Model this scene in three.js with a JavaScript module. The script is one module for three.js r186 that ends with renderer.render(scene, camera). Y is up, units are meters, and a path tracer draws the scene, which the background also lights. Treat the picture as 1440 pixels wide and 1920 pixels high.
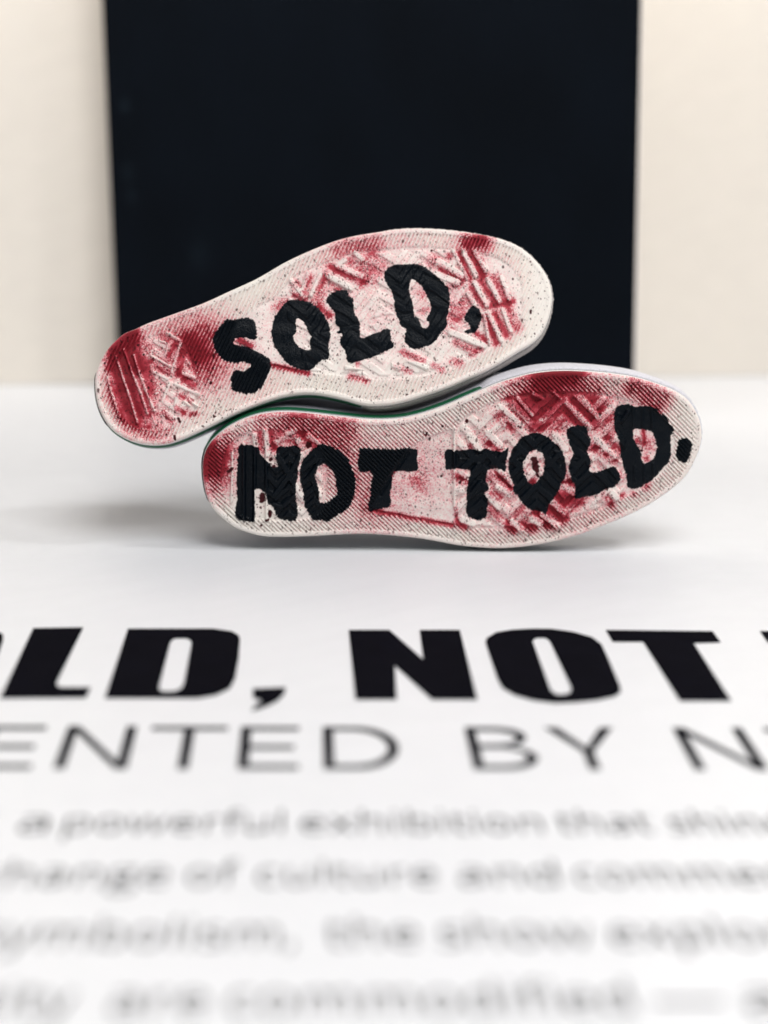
import * as THREE from 'three';
import { FontLoader } from 'three/addons/loaders/FontLoader.js';
import { RectAreaLightUniformsLib } from 'three/addons/lights/RectAreaLightUniformsLib.js';
import { ImprovedNoise } from 'three/addons/math/ImprovedNoise.js';
import { RoundedBoxGeometry } from 'three/addons/geometries/RoundedBoxGeometry.js';

// ---------------------------------------------------------------- camera
const W = 1440, H = 1920, F = 3560;                       // the photograph's frame and its focal length, in its own pixels
const V3 = (x, y, z) => new THREE.Vector3(x, y, z);
const scene = new THREE.Scene();
const camera = new THREE.PerspectiveCamera(2 * Math.atan(H / 2 / F) * 180 / Math.PI, W / H, 0.02, 30);
{
  const zc = V3(145, -838, F).normalize();                // where the table's depth direction vanishes
  const r0 = V3(685 - 720, -(1310.6 - 960), -F), rd = V3(1, -0.0035, 0);
  const t = -r0.dot(zc) / rd.dot(zc);
  const xc = r0.addScaledVector(rd, t).normalize(); if (xc.x < 0) xc.negate();
  const yc = zc.clone().cross(xc);
  const m = new THREE.Matrix4().set(xc.x, xc.y, xc.z, 0, yc.x, yc.y, yc.z, 0, zc.x, zc.y, zc.z, 0, 0, 0, 0, 1);
  camera.quaternion.setFromRotationMatrix(m);
  camera.position.set(0, 0.278, 1.1);
  camera.focus = 1.07; camera.userData.fStop = 3.2;
  camera.updateMatrixWorld(true);
}
const ray = (px, py) => V3(px - W / 2, H / 2 - py, -F).normalize().applyQuaternion(camera.quaternion);
const hit = (px, py, p, n) => { const d = ray(px, py); return camera.position.clone().addScaledVector(d, p.clone().sub(camera.position).dot(n) / d.dot(n)); };
const onTable = (px, py, h = 0) => hit(px, py, V3(0, h, 0), V3(0, 1, 0));

// ---------------------------------------------------------------- light
const renderer = new THREE.WebGLRenderer({ antialias: true });
renderer.toneMapping = THREE.LinearToneMapping;
renderer.toneMappingExposure = 0.985;
renderer.shadowMap.enabled = true;
RectAreaLightUniformsLib.init();
scene.background = new THREE.Color().setRGB(0.21, 0.21, 0.225);   // the white room round the display
const lampMat = (c, k) => new THREE.MeshStandardMaterial({ color: 0xffffff, emissive: c, emissiveIntensity: k });
function lamp(name, label, pos, aim, w, h, color, power) {
  const g = new THREE.Group(); g.name = name; g.position.copy(pos); g.lookAt(aim); scene.add(g);
  const hs = new THREE.Mesh(new RoundedBoxGeometry(w + 0.03, h + 0.03, 0.03, 2, 0.008), new THREE.MeshStandardMaterial({ color: 0xd8d8d8, roughness: 0.5 }));
  hs.name = 'housing'; hs.position.z = -0.02; g.add(hs);
  const df = new THREE.Mesh(new THREE.PlaneGeometry(w, h), lampMat(color, 1.2)); df.name = 'diffuser'; df.position.z = 0.001; g.add(df);
  g.userData = { label, category: 'lamp' };
  const l = new THREE.RectAreaLight(color, power, w, h);
  l.name = name + '_light';
  l.position.copy(pos).addScaledVector(aim.clone().sub(pos).normalize(), 0.012); l.lookAt(aim); scene.add(l);
}
lamp('spot_panel', 'small square lamp panel high on the right of the display', V3(1.6, 1.9, 0.4), V3(0, 0, 0), 0.3, 0.3, new THREE.Color().setRGB(1, 0.985, 0.97), 52);
lamp('ceiling_panel', 'large square lamp panel under the ceiling in front of the display', V3(0.5, 2.1, 1.3), V3(0, 0, -0.05), 1.3, 1.3, new THREE.Color().setRGB(1, 0.99, 0.98), 7.9);
lamp('wall_washer', 'long narrow lamp above the board turned to the wall', V3(0.0, 0.78, -0.28), V3(0.0, 0.74, -0.62), 1.3, 0.08, new THREE.Color().setRGB(1, 0.955, 0.90), 22);

// ---------------------------------------------------------------- helpers
let seed = 20240611;
const rnd = () => { seed = (seed * 1664525 + 1013904223) >>> 0; return seed / 4294967296; };
const perlin = new ImprovedNoise();
const N2 = (x, y, z = 0.37) => perlin.noise(x, y, z);
const sm = (a, b, x) => { const t = Math.min(1, Math.max(0, (x - a) / (b - a))); return t * t * (3 - 2 * t); };
const hash = (x, y, s) => { let h = Math.imul(x | 0, 374761393) ^ Math.imul(y | 0, 668265263) ^ Math.imul(s, 2147483647); h = Math.imul(h ^ (h >>> 13), 1274126177); return ((h ^ (h >>> 16)) >>> 0) / 4294967296; };
const mesh = (name, geo, mat, parent) => { const m = new THREE.Mesh(geo, mat); m.name = name; m.castShadow = m.receiveShadow = true; (parent || scene).add(m); return m; };
const struct = (name, geo, mat) => { const m = mesh(name, geo, mat); m.userData.kind = 'structure'; return m; };
const pairs = (list) => { const o = []; for (let i = 0; i < list.length; i += 2) o.push([list[i], list[i + 1]]); return o; };
const P = (...list) => pairs(list);
function dataTexture(data, w, h, srgb, repeat) {
  const t = new THREE.DataTexture(data, w, h, THREE.RGBAFormat); t.magFilter = THREE.LinearFilter; t.minFilter = THREE.LinearMipmapLinearFilter; t.generateMipmaps = true;
  if (srgb) t.colorSpace = THREE.SRGBColorSpace; if (repeat) { t.wrapS = t.wrapT = THREE.RepeatWrapping; t.repeat.set(repeat, repeat); } t.needsUpdate = true; return t;
}
const toSrgb = (c) => Math.round(255 * Math.min(1, Math.max(0, c <= 0.0031308 ? c * 12.92 : 1.055 * Math.pow(c, 1 / 2.4) - 0.055)));
function speckleTexture(base, amp, n, freq, repeat, sd) {        // faint mottled paint
  const d = new Uint8Array(n * n * 4);
  for (let y = 0; y < n; y++) for (let x = 0; x < n; x++) {
    const a = x / n * Math.PI * 2, b = y / n * Math.PI * 2;
    const v = 1 + amp * (perlin.noise(Math.cos(a) * freq + sd, Math.sin(a) * freq + Math.cos(b) * freq, Math.sin(b) * freq) + 0.6 * (hash(x, y, sd) - 0.5));
    const i = (y * n + x) * 4; for (let k = 0; k < 3; k++) d[i + k] = toSrgb(base[k] * v); d[i + 3] = 255;
  }
  return dataTexture(d, n, n, true, repeat);
}
function bumpTexture(n, freq, repeat, sd) {
  const d = new Uint8Array(n * n * 4);
  for (let y = 0; y < n; y++) for (let x = 0; x < n; x++) {
    const a = x / n * Math.PI * 2, b = y / n * Math.PI * 2;
    const v = 128 + 70 * perlin.noise(Math.cos(a) * freq + sd, Math.sin(a) * freq + Math.cos(b) * freq, Math.sin(b) * freq) + 40 * (hash(x, y, sd) - 0.5);
    const i = (y * n + x) * 4; d[i] = d[i + 1] = d[i + 2] = v; d[i + 3] = 255;
  }
  return dataTexture(d, n, n, false, repeat);
}

// ---------------------------------------------------------------- the setting: table and wall
const wallL = onTable(0, 722), wallR = onTable(1440, 704);
{
  const tableMat = new THREE.MeshStandardMaterial({ map: speckleTexture([0.715, 0.728, 0.752], 0.02, 512, 9, 3, 5), roughness: 0.42, bumpMap: bumpTexture(256, 20, 14, 3), bumpScale: 0.00012 });
  const g = new THREE.BoxGeometry(3.2, 0.04, 2.6); g.translate(0, -0.02, 0.35);
  struct('table', g, tableMat);
  const mid = wallL.clone().add(wallR).multiplyScalar(0.5), dir = wallR.clone().sub(wallL).normalize();
  const wallMat = new THREE.MeshStandardMaterial({ map: speckleTexture([0.71, 0.665, 0.60], 0.025, 512, 12, 2, 11), roughness: 0.9, bumpMap: bumpTexture(256, 26, 10, 8), bumpScale: 0.0002 });
  const wg = new THREE.BoxGeometry(3.4, 2.0, 0.06); wg.translate(0, 1.0, -0.03);
  const w = struct('wall', wg, wallMat); w.position.copy(mid); w.position.y = 0.0005; w.rotation.y = Math.atan2(-dir.z, dir.x);
}
// black display board with white edges
{
  const BL = onTable(223, 736), BR = onTable(1187, 786);
  const dx = BR.clone().sub(BL), width = dx.length(); dx.normalize();
  const n = V3(-dx.z, 0, dx.x);
  const TL = hit(196, 0, BL, n), TR = hit(1197, 0, BL, n);
  const ul = TL.clone().sub(BL).normalize(), ur = TR.clone().sub(BR).normalize();
  const u = ul.clone().add(ur).normalize(), x = u.clone().cross(n).normalize();
  console.log('board', width.toFixed(3), 'lean L/R', (Math.acos(ul.y) * 57.3).toFixed(2), (Math.acos(ur.y) * 57.3).toFixed(2), 'turn', (Math.atan2(-dx.z, dx.x) * 57.3).toFixed(1));
  const g = new THREE.Group(); g.name = 'display_board'; g.position.copy(BL).add(BR).multiplyScalar(0.5); scene.add(g);
  g.quaternion.setFromRotationMatrix(new THREE.Matrix4().makeBasis(x, u, n));
  g.userData = { label: 'tall black board with white edges standing in front of the wall behind the shoes', category: 'display board' };
  const nT = 512, d = new Uint8Array(nT * nT * 4);
  for (let y = 0; y < nT; y++) for (let xx = 0; xx < nT; xx++) {
    let v = 1 + 0.25 * N2(xx / 60, y / 60) + 0.4 * (hash(xx, y, 4) - 0.5);
    let k = 0; for (const [sx, sy, r, s] of [[0.035, 0.40, 0.008, 1], [0.035, 0.31, 0.012, 0.5], [0.04, 0.28, 0.01, 0.5], [0.17, 0.20, 0.02, 0.35]]) k += s * Math.exp(-((xx / nT - sx) ** 2 + (y / nT - sy) ** 2) / r / r) * (0.5 + hash(xx, y, 9));
    const i = (y * nT + xx) * 4; d[i] = toSrgb(0.0016 * v + 0.006 * k); d[i + 1] = toSrgb(0.0032 * v + 0.010 * k); d[i + 2] = toSrgb(0.0060 * v + 0.013 * k); d[i + 3] = 255;
  }
  const face = new THREE.MeshPhysicalMaterial({ map: dataTexture(d, nT, nT, true), roughness: 0.8, specularIntensity: 0.15 });
  const white = new THREE.MeshStandardMaterial({ color: 0xeae4de, roughness: 0.7 });
  const hgt = 0.62, th = 0.03;
  const core = new THREE.BoxGeometry(width, hgt, th); core.translate(0, hgt / 2, -th / 2 - 0.0015); mesh('edge', core, white, g);
  const fg = new THREE.BoxGeometry(width, hgt, 0.0015); fg.translate(0, hgt / 2, -0.00075); mesh('face', fg, face, g);
}

// ---------------------------------------------------------------- sneakers
const distSeg = (x, y, a, b) => { const dx = b[0] - a[0], dy = b[1] - a[1], l = dx * dx + dy * dy; let t = l ? ((x - a[0]) * dx + (y - a[1]) * dy) / l : 0; t = t < 0 ? 0 : t > 1 ? 1 : t; return Math.hypot(x - a[0] - t * dx, y - a[1] - t * dy); };
function sdPoly(x, y, p) {
  let d = 1e9, inside = false;
  for (let i = 0, j = p.length - 1; i < p.length; j = i++) {
    const a = p[i], b = p[j], ex = b[0] - a[0], ey = b[1] - a[1], wx = x - a[0], wy = y - a[1];
    let t = (wx * ex + wy * ey) / (ex * ex + ey * ey + 1e-18); t = t < 0 ? 0 : t > 1 ? 1 : t;
    const qx = wx - ex * t, qy = wy - ey * t, q = qx * qx + qy * qy; if (q < d) d = q;
    if ((a[1] > y) !== (b[1] > y) && x < ex * (y - a[1]) / (b[1] - a[1]) + a[0]) inside = !inside;
  }
  return inside ? -Math.sqrt(d) : Math.sqrt(d);
}
function smoothClosed(pts, n) { return new THREE.CatmullRomCurve3(pts.map(([x, y]) => V3(x, y, 0)), true, 'centripetal').getSpacedPoints(n).slice(0, n).map((v) => [v.x, v.y]); }

function brushTexture() {   // streaks left by the bristles
  const n = 512, d = new Uint8Array(n * n * 4);
  for (let y = 0; y < n; y++) for (let x = 0; x < n; x++) {
    const a = x / n * Math.PI * 2, b = y / n * Math.PI * 2;
    const v = 128 + 80 * perlin.noise(Math.cos(a) * 26 + 3, Math.sin(a) * 26, Math.cos(b) * 3.2) + 60 * perlin.noise(Math.cos(a) * 9, Math.sin(a) * 9 + Math.cos(b) * 7, Math.sin(b) * 7) + 30 * (hash(x, y >> 2, 7) - 0.5);
    const i = (y * n + x) * 4; d[i] = d[i + 1] = d[i + 2] = Math.max(0, Math.min(255, v)); d[i + 3] = 255;
  }
  return dataTexture(d, n, n, false, 5);
}
const M = {
  foxing: new THREE.MeshStandardMaterial({ map: speckleTexture([0.58, 0.575, 0.635], 0.06, 256, 14, 1, 31), roughness: 0.55 }),
  stripe: new THREE.MeshStandardMaterial({ color: new THREE.Color().setRGB(0.0, 0.085, 0.032), roughness: 0.5 }),
  bumper: new THREE.MeshStandardMaterial({ map: speckleTexture([0.62, 0.61, 0.65], 0.25, 256, 24, 1, 41), roughness: 0.65 }),
  heel: new THREE.MeshPhysicalMaterial({ specularIntensity: 0.3, color: new THREE.Color().setRGB(0.008, 0.01, 0.013), roughness: 0.5 }),
  canvas: new THREE.MeshStandardMaterial({ color: new THREE.Color().setRGB(0.62, 0.61, 0.64), roughness: 0.95, bumpMap: bumpTexture(256, 60, 6, 51), bumpScale: 0.0003 }),
  lining: new THREE.MeshStandardMaterial({ color: new THREE.Color().setRGB(0.25, 0.25, 0.27), roughness: 0.95 }),
  paint: new THREE.MeshPhysicalMaterial({ bumpMap: brushTexture(), bumpScale: 0.00045, roughnessMap: bumpTexture(256, 16, 9, 77), color: new THREE.Color().setRGB(0.0016, 0.0036, 0.0064), roughness: 0.6, specularIntensity: 0.26 }),
  bumperDirty: new THREE.MeshStandardMaterial({ map: speckleTexture([0.40, 0.37, 0.35], 0.6, 256, 30, 1, 43), roughness: 0.75 }),
  seam: new THREE.MeshStandardMaterial({ color: new THREE.Color().setRGB(0.09, 0.085, 0.09), roughness: 0.9 }),
  lace: new THREE.MeshStandardMaterial({ color: 0xe6e3e0, roughness: 0.9 }),
};

function buildShoe(spec) {
  const g = new THREE.Group(); g.name = spec.name; g.userData = { label: spec.label, category: 'sneaker' }; scene.add(g);
  const { origin, normal } = spec;
  const X = spec.axis.clone().addScaledVector(normal, -spec.axis.dot(normal)).normalize(), Y = normal.clone().cross(X);
  g.position.copy(origin); g.quaternion.setFromRotationMatrix(new THREE.Matrix4().makeBasis(X, Y, normal));
  const L = ([px, py]) => { const v = hit(px, py, origin, normal).sub(origin); return [v.dot(X), v.dot(Y)]; };
  const k = (() => { const a = L([spec.mid[0] - 100, spec.mid[1]]), b = L([spec.mid[0] + 100, spec.mid[1]]); return Math.hypot(a[0] - b[0], a[1] - b[1]) / 200; })();   // metres per traced unit
  const T = (list) => list.map(L);
  const outline = smoothClosed(T(spec.outline), 420);
  let area = 0; outline.forEach((p, i) => { const q = outline[(i + 1) % outline.length]; area += p[0] * q[1] - q[0] * p[1]; });
  const sgn = area > 0 ? 1 : -1;
  const nrm = outline.map((p, i) => { const a = outline[(i + 418) % 420], b = outline[(i + 2) % 420], tx = b[0] - a[0], ty = b[1] - a[1], l = Math.hypot(tx, ty); return [sgn * ty / l, -sgn * tx / l]; });
  let x0 = 1e9, x1 = -1e9, y0 = 1e9, y1 = -1e9;
  for (const [x, y] of outline) { x0 = Math.min(x0, x); x1 = Math.max(x1, x); y0 = Math.min(y0, y); y1 = Math.max(y1, y); }
  x0 -= 0.001; y0 -= 0.001; x1 += 0.001; y1 += 0.001;
  console.log(spec.name, 'length', (x1 - x0).toFixed(3), 'width', (y1 - y0).toFixed(3), 'mm per unit', (k * 1000).toFixed(3));

  // relief on a grid
  const step = 0.00033, nx = Math.ceil((x1 - x0) / step) + 1, ny = Math.ceil((y1 - y0) / step) + 1;
  const S = new Float32Array(nx * ny), Z = new Float32Array(nx * ny), Bar = new Float32Array(nx * ny), Zone = new Float32Array(nx * ny).fill(1), Rib = new Float32Array(nx * ny), Hgt = new Float32Array(nx * ny);
  for (let j = 0; j < ny; j++) for (let i = 0; i < nx; i++) S[j * nx + i] = 1;
  {  // distance to the outline, coarse grid then exact near the edge
    const c = 6, mx = Math.ceil(nx / c) + 1, my = Math.ceil(ny / c) + 1, C = new Float32Array(mx * my);
    for (let j = 0; j < my; j++) for (let i = 0; i < mx; i++) C[j * mx + i] = sdPoly(x0 + i * c * step, y0 + j * c * step, outline);
    for (let j = 0; j < ny; j++) for (let i = 0; i < nx; i++) {
      const ci = i / c | 0, cj = j / c | 0, u = i / c - ci, v = j / c - cj, q = cj * mx + ci;
      const s = (C[q] * (1 - u) + C[q + 1] * u) * (1 - v) + (C[q + mx] * (1 - u) + C[q + mx + 1] * u) * v;
      S[j * nx + i] = Math.abs(s) < 0.003 ? sdPoly(x0 + i * step, y0 + j * step, outline) : s;
    }
  }
  const eachNear = (pts, r, f) => {
    let a0 = 1e9, a1 = -1e9, b0 = 1e9, b1 = -1e9; for (const [x, y] of pts) { a0 = Math.min(a0, x); a1 = Math.max(a1, x); b0 = Math.min(b0, y); b1 = Math.max(b1, y); }
    const i0 = Math.max(0, Math.floor((a0 - r - x0) / step)), i1 = Math.min(nx - 1, Math.ceil((a1 + r - x0) / step)), j0 = Math.max(0, Math.floor((b0 - r - y0) / step)), j1 = Math.min(ny - 1, Math.ceil((b1 + r - y0) / step));
    for (let j = j0; j <= j1; j++) for (let i = i0; i <= i1; i++) f(j * nx + i, x0 + i * step, y0 + j * step);
  };
  for (const z of spec.zones) { const p = smoothClosed(T(z), 90); eachNear(p, 0.004, (q, x, y) => { const d = sdPoly(x, y, p); if (d < Zone[q]) Zone[q] = d; }); }
  for (const b of spec.bars) {
    const p = T(b.pts), w = (b.w > 5 ? b.w * (spec.taupe && b.pts[0][0] < 378 ? 0.72 : 1.1) : b.w) * k / 2, e = 0.00055;
    eachNear(p, w + 0.002, (q, x, y) => { let d = 1e9; for (let s = 0; s + 1 < p.length; s++) d = Math.min(d, distSeg(x, y, p[s], p[s + 1])); d += 0.0002 * N2(x * 900, y * 900, 2); const v = b.h * (1 - sm(w - e, w + e, d)); if (b.h > 0 ? v > Bar[q] : v < Bar[q]) Bar[q] = v; });
  }
  for (const z of spec.zigs) {   // zigzag lugs
    const p = smoothClosed(T(z.area), 80), o = L(z.at), c = Math.cos(z.turn), sn = Math.sin(z.turn), half = z.half * k, pv = z.pitch * k;
    eachNear(p, 0.001, (q, x, y) => {
      const e = sdPoly(x, y, p); if (e > 0.0006) return;
      const u = (x - o[0]) * c + (y - o[1]) * sn, v = -(x - o[0]) * sn + (y - o[1]) * c, m = ((u / half) % 2 + 2) % 2, tri = (m < 1 ? m : 2 - m) * half;   // 0 at the low points
      const f = (v - tri * z.slope) / pv + 0.12 * N2(x * 120, y * 120, 33), a = Math.abs(f - Math.round(f)) * 2;
      const val = z.h * (1 - sm(0.42, 0.66, a)) * (1 - sm(-0.0009, 0.0004, e)); if (val > Bar[q]) Bar[q] = val;
    });
  }
  const ca = Math.cos(spec.ribAngle), sa = Math.sin(spec.ribAngle), per = spec.ribPeriod * k, toeX = L([spec.toeFade, spec.mid[1]])[0];
  const fanX = L(spec.mid)[0];
  for (let j = 0; j < ny; j++) for (let i = 0; i < nx; i++) {
    const q = j * nx + i, x = x0 + i * step, y = y0 + j * step, d = -S[q];
    if (d < -0.002) continue;
    const wob = 0.00025 * N2(x * 60, y * 60, 5);
    const ph = (x * ca + y * sa + spec.ribBend * (x - fanX) * y + wob) / per, fr = ph - Math.floor(ph);
    const groove = 1 - sm(0.13, 0.30, Math.abs(fr - 0.5));
    const zin = 1 - sm(-0.0006, 0.0006, Zone[q] + 0.0003 * N2(x * 300, y * 300, 1));
    const ribOn = sm(0.0024, 0.0034, d) * (1 - zin) * (1 - 0.8 * sm(toeX, toeX + 0.02, x));
    Rib[q] = groove * ribOn;
    const lip = 0.0002 * sm(0.0036, 0.0026, d) * sm(0.0002, 0.0012, d);
    const re = 0.0015, ed = Math.max(0, re - Math.max(d, 0)) / re;
    let h = lip - re * (1 - Math.sqrt(Math.max(0, 1 - ed * ed))) * 0.9 - 0.00105 * Rib[q] - 0.0011 * zin;
    h += Bar[q] * 0.0019;
    if (zin > 0) h += zin * 0.00035 * Math.sin((x * 0.7 + y) / 0.0035) * Math.sin((x * 0.7 - y) / 0.0042);
    h += 0.00005 * N2(x * 420, y * 420, 3) + 0.00003 * N2(x * 1300, y * 1300, 7) + 0.0005 * N2(x * 40, y * 40, 8);
    Hgt[q] = h - 0.004 * sm(toeX - 0.02, x1, x) ** 2;
  }
  const bil = (A, x, y) => { let u = (x - x0) / step, v = (y - y0) / step; u = Math.min(nx - 1.001, Math.max(0, u)); v = Math.min(ny - 1.001, Math.max(0, v)); const i = u | 0, j = v | 0, q = j * nx + i; u -= i; v -= j; return (A[q] * (1 - u) + A[q + 1] * u) * (1 - v) + (A[q + nx] * (1 - u) + A[q + nx + 1] * u) * v; };
  // a sheet over the relief, cut along a signed field (kept where it is negative)
  function sheet(field, lift, i0 = 0, j0 = 0, i1 = nx - 1, j1 = ny - 1) {
    const pos = [], nor = [], uv = [], idx = [], vid = new Map(), eid = new Map(), fi = i1 - i0 + 1;
    const add = (x, y, h, n) => { pos.push(x, y, h); nor.push(n[0], n[1], n[2]); uv.push((x - x0) / (x1 - x0), (y - y0) / (y1 - y0)); return pos.length / 3 - 1; };
    const zAt = (i, j) => Hgt[j * nx + i] + lift(field[(j - j0) * fi + i - i0]);
    const nAt = (i, j) => { const a = Math.max(i0, i - 1), b = Math.min(i1, i + 1), c = Math.max(j0, j - 1), d = Math.min(j1, j + 1); const gx = (zAt(b, j) - zAt(a, j)) / ((b - a) * step), gy = (zAt(i, d) - zAt(i, c)) / ((d - c) * step), l = Math.hypot(gx, gy, 1); return [-gx / l, -gy / l, 1 / l]; };
    const vert = (i, j) => { const q = j * nx + i; let v = vid.get(q); if (v === undefined) { v = add(x0 + i * step, y0 + j * step, zAt(i, j), nAt(i, j)); vid.set(q, v); } return v; };
    const edge = (a, b) => {
      const qa = a[1] * nx + a[0], qb = b[1] * nx + b[0], key = qa < qb ? qa * 1e7 + qb : qb * 1e7 + qa; let v = eid.get(key);
      if (v === undefined) {
        const t = a[2] / (a[2] - b[2]), na = nAt(a[0], a[1]), nb = nAt(b[0], b[1]);
        v = add(x0 + (a[0] + (b[0] - a[0]) * t) * step, y0 + (a[1] + (b[1] - a[1]) * t) * step, Hgt[qa] + (Hgt[qb] - Hgt[qa]) * t + lift(0), na.map((c, m) => c + (nb[m] - c) * t)); eid.set(key, v);
      } return v;
    };
    for (let j = j0; j < j1; j++) for (let i = i0; i < i1; i++) {
      const f = (a, b) => field[(b - j0) * fi + a - i0];
      const c = [[i, j, f(i, j)], [i + 1, j, f(i + 1, j)], [i + 1, j + 1, f(i + 1, j + 1)], [i, j + 1, f(i, j + 1)]];
      const nIn = (c[0][2] < 0) + (c[1][2] < 0) + (c[2][2] < 0) + (c[3][2] < 0);
      if (!nIn) continue;
      for (const tri of [[c[0], c[1], c[2]], [c[0], c[2], c[3]]]) {
        const out = [];
        for (let s = 0; s < 3; s++) { const a = tri[s], b = tri[(s + 1) % 3]; if (a[2] < 0) out.push(vert(a[0], a[1])); if ((a[2] < 0) !== (b[2] < 0)) out.push(edge(a, b)); }
        for (let s = 1; s + 1 < out.length; s++) idx.push(out[0], out[s], out[s + 1]);
      }
    }
    const geo = new THREE.BufferGeometry();
    geo.setAttribute('position', new THREE.Float32BufferAttribute(pos, 3)); geo.setAttribute('normal', new THREE.Float32BufferAttribute(nor, 3)); geo.setAttribute('uv', new THREE.Float32BufferAttribute(uv, 2)); geo.setIndex(idx);
    return geo;
  }

  // colour of the rubber: off-white, with red spray paint and dark spatter
  const tw = 2000, thh = Math.round(tw * (y1 - y0) / (x1 - x0)), ts = (x1 - x0) / tw, D = new Float32Array(tw * thh), K = new Float32Array(tw * thh);
  const texNear = (pts, r, f) => {
    let a0 = 1e9, a1 = -1e9, b0 = 1e9, b1 = -1e9; for (const [x, y] of pts) { a0 = Math.min(a0, x); a1 = Math.max(a1, x); b0 = Math.min(b0, y); b1 = Math.max(b1, y); }
    const i0 = Math.max(0, Math.floor((a0 - r - x0) / ts)), i1 = Math.min(tw - 1, Math.ceil((a1 + r - x0) / ts)), j0 = Math.max(0, Math.floor((b0 - r - y0) / ts)), j1 = Math.min(thh - 1, Math.ceil((b1 + r - y0) / ts));
    for (let j = j0; j <= j1; j++) for (let i = i0; i <= i1; i++) f(j * tw + i, x0 + (i + 0.5) * ts, y0 + (j + 0.5) * ts);
  };
  for (const s of spec.red) {
    const p = T(s.pts), r = s.r * k, soft = s.soft || 1;
    texNear(p, r * 2.2, (q, x, y) => {
      let d = 1e9; if (p.length === 1) d = Math.hypot(x - p[0][0], y - p[0][1]); for (let m = 0; m + 1 < p.length; m++) d = Math.min(d, distSeg(x, y, p[m], p[m + 1]));
      d += r * 0.25 * N2(x * 260, y * 260, 4 + s.d) + r * 0.1 * N2(x * 900, y * 900, 9);
      const u = Math.max(0, d) / r; D[q] += s.d * (0.72 * Math.exp(-Math.pow(u, 2.4) * 0.9) + 0.28 * Math.exp(-Math.pow(u, 1.5) * 0.9));
    });
  }
  for (const s of spec.drips) {
    const p = T(s.pts), r = s.r * k;
    texNear(p, r * 1.8, (q, x, y) => { let d = p.length === 1 ? Math.hypot(x - p[0][0], y - p[0][1]) : 1e9; for (let m = 0; m + 1 < p.length; m++) d = Math.min(d, distSeg(x, y, p[m], p[m + 1])); d += r * 0.5 * N2(x * 500, y * 500, 6); const v = 1 - sm(r * 0.8, r, d); if (v > K[q]) K[q] = v; });
  }
  const nSpat = spec.spatter;
  for (let n = 0; n < nSpat; n++) {
    const x = x0 + rnd() * (x1 - x0), y = y0 + rnd() * (y1 - y0), q = Math.floor((y - y0) / ts) * tw + Math.floor((x - x0) / ts);
    const want = 0.22 + 0.9 * (D[q] || 0) + 0.5 * Math.max(0, N2(x * 45, y * 45, 12)); if (rnd() > want || bil(S, x, y) > -0.001) continue;
    const r = (0.55 + 0.95 * Math.pow(rnd(), 3)) * k * (rnd() < 0.03 ? 1.9 : 1), el = 1 + rnd() * 0.9, an = 1.2 + rnd() * 1.0, dark = 0.6 + 0.4 * rnd();
    texNear([[x, y]], r * 2.2, (t, xx, yy) => { const dx = xx - x, dy = yy - y, a = (dx * Math.cos(an) + dy * Math.sin(an)) / el, b = -dx * Math.sin(an) + dy * Math.cos(an); const d = Math.hypot(a, b) + r * 0.35 * N2(xx * 2500, yy * 2500, n); const v = dark * (1 - sm(r * 0.75, r * 1.1, d)); if (v > K[t]) K[t] = v; });
  }
  const img = new Uint8Array(tw * thh * 4);
  for (let j = 0; j < thh; j++) for (let i = 0; i < tw; i++) {
    const q = j * tw + i, x = x0 + (i + 0.5) * ts, y = y0 + (j + 0.5) * ts;
    const groove = bil(Rib, x, y), bar = Math.max(0, bil(Bar, x, y)), s = bil(S, x, y);
    const g1 = hash(i >> 1, j >> 1, 1), g2 = hash((i + (j >> 3)) / 3 | 0, (j + (i >> 3)) / 3 | 0, 2), g3 = hash((i + (j >> 2)) / 5 | 0, (j - (i >> 2)) / 5 | 0, 3);
    const grain = Math.pow(0.28 * g1 + 0.38 * g2 + 0.34 * g3, 2.6) * 5.4;
    const cloud = 0.95 + 0.4 * N2(x * 130, y * 130, 14) + 0.25 * N2(x * 420, y * 420, 15);
    let d = D[q] * Math.max(0.15, cloud);
    const inRib = bil(Zone, x, y) > 0.0004 && s < -0.003;
    d *= (1 - 0.74 * bar) * (inRib ? spec.ridge + spec.groove * groove : 1);
    const full = sm(0.55, 1.15, d);
    d = d * (grain * (1 - full) + 0.95 * full);
    if (inRib) d += 0.25 * groove * D[q];
    d = d > 1.1 ? 1.1 + 0.45 * (1 - Math.exp(-(d - 1.1) / 0.6)) : d;
    const yel = 0.02 * N2(x * 70, y * 70, 17), dirt = 0.025 * Math.max(0, N2(x * 210, y * 210, 18)) + 0.012 * (g2 - 0.5);
    let r = 0.825 + yel - dirt, gg = 0.785 + yel - dirt, b = 0.72 + yel * 0.4 - dirt;
    r *= Math.exp(-0.28 * d - 0.42 * d * d); gg *= Math.exp(-2.9 * d); b *= Math.exp(-2.45 * d);
    const kk = K[q]; if (kk > 0) { r += (0.045 - r) * kk; gg += (0.003 - gg) * kk; b += (0.005 - b) * kk; }
    const o = q * 4; img[o] = toSrgb(r); img[o + 1] = toSrgb(gg); img[o + 2] = toSrgb(b); img[o + 3] = 255;
  }
  const rubber = new THREE.MeshPhysicalMaterial({ map: dataTexture(img, tw, thh, true), roughness: 0.6, specularIntensity: 0.35 });
  mesh('outsole', sheet(S, () => 0), rubber, g);

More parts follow.
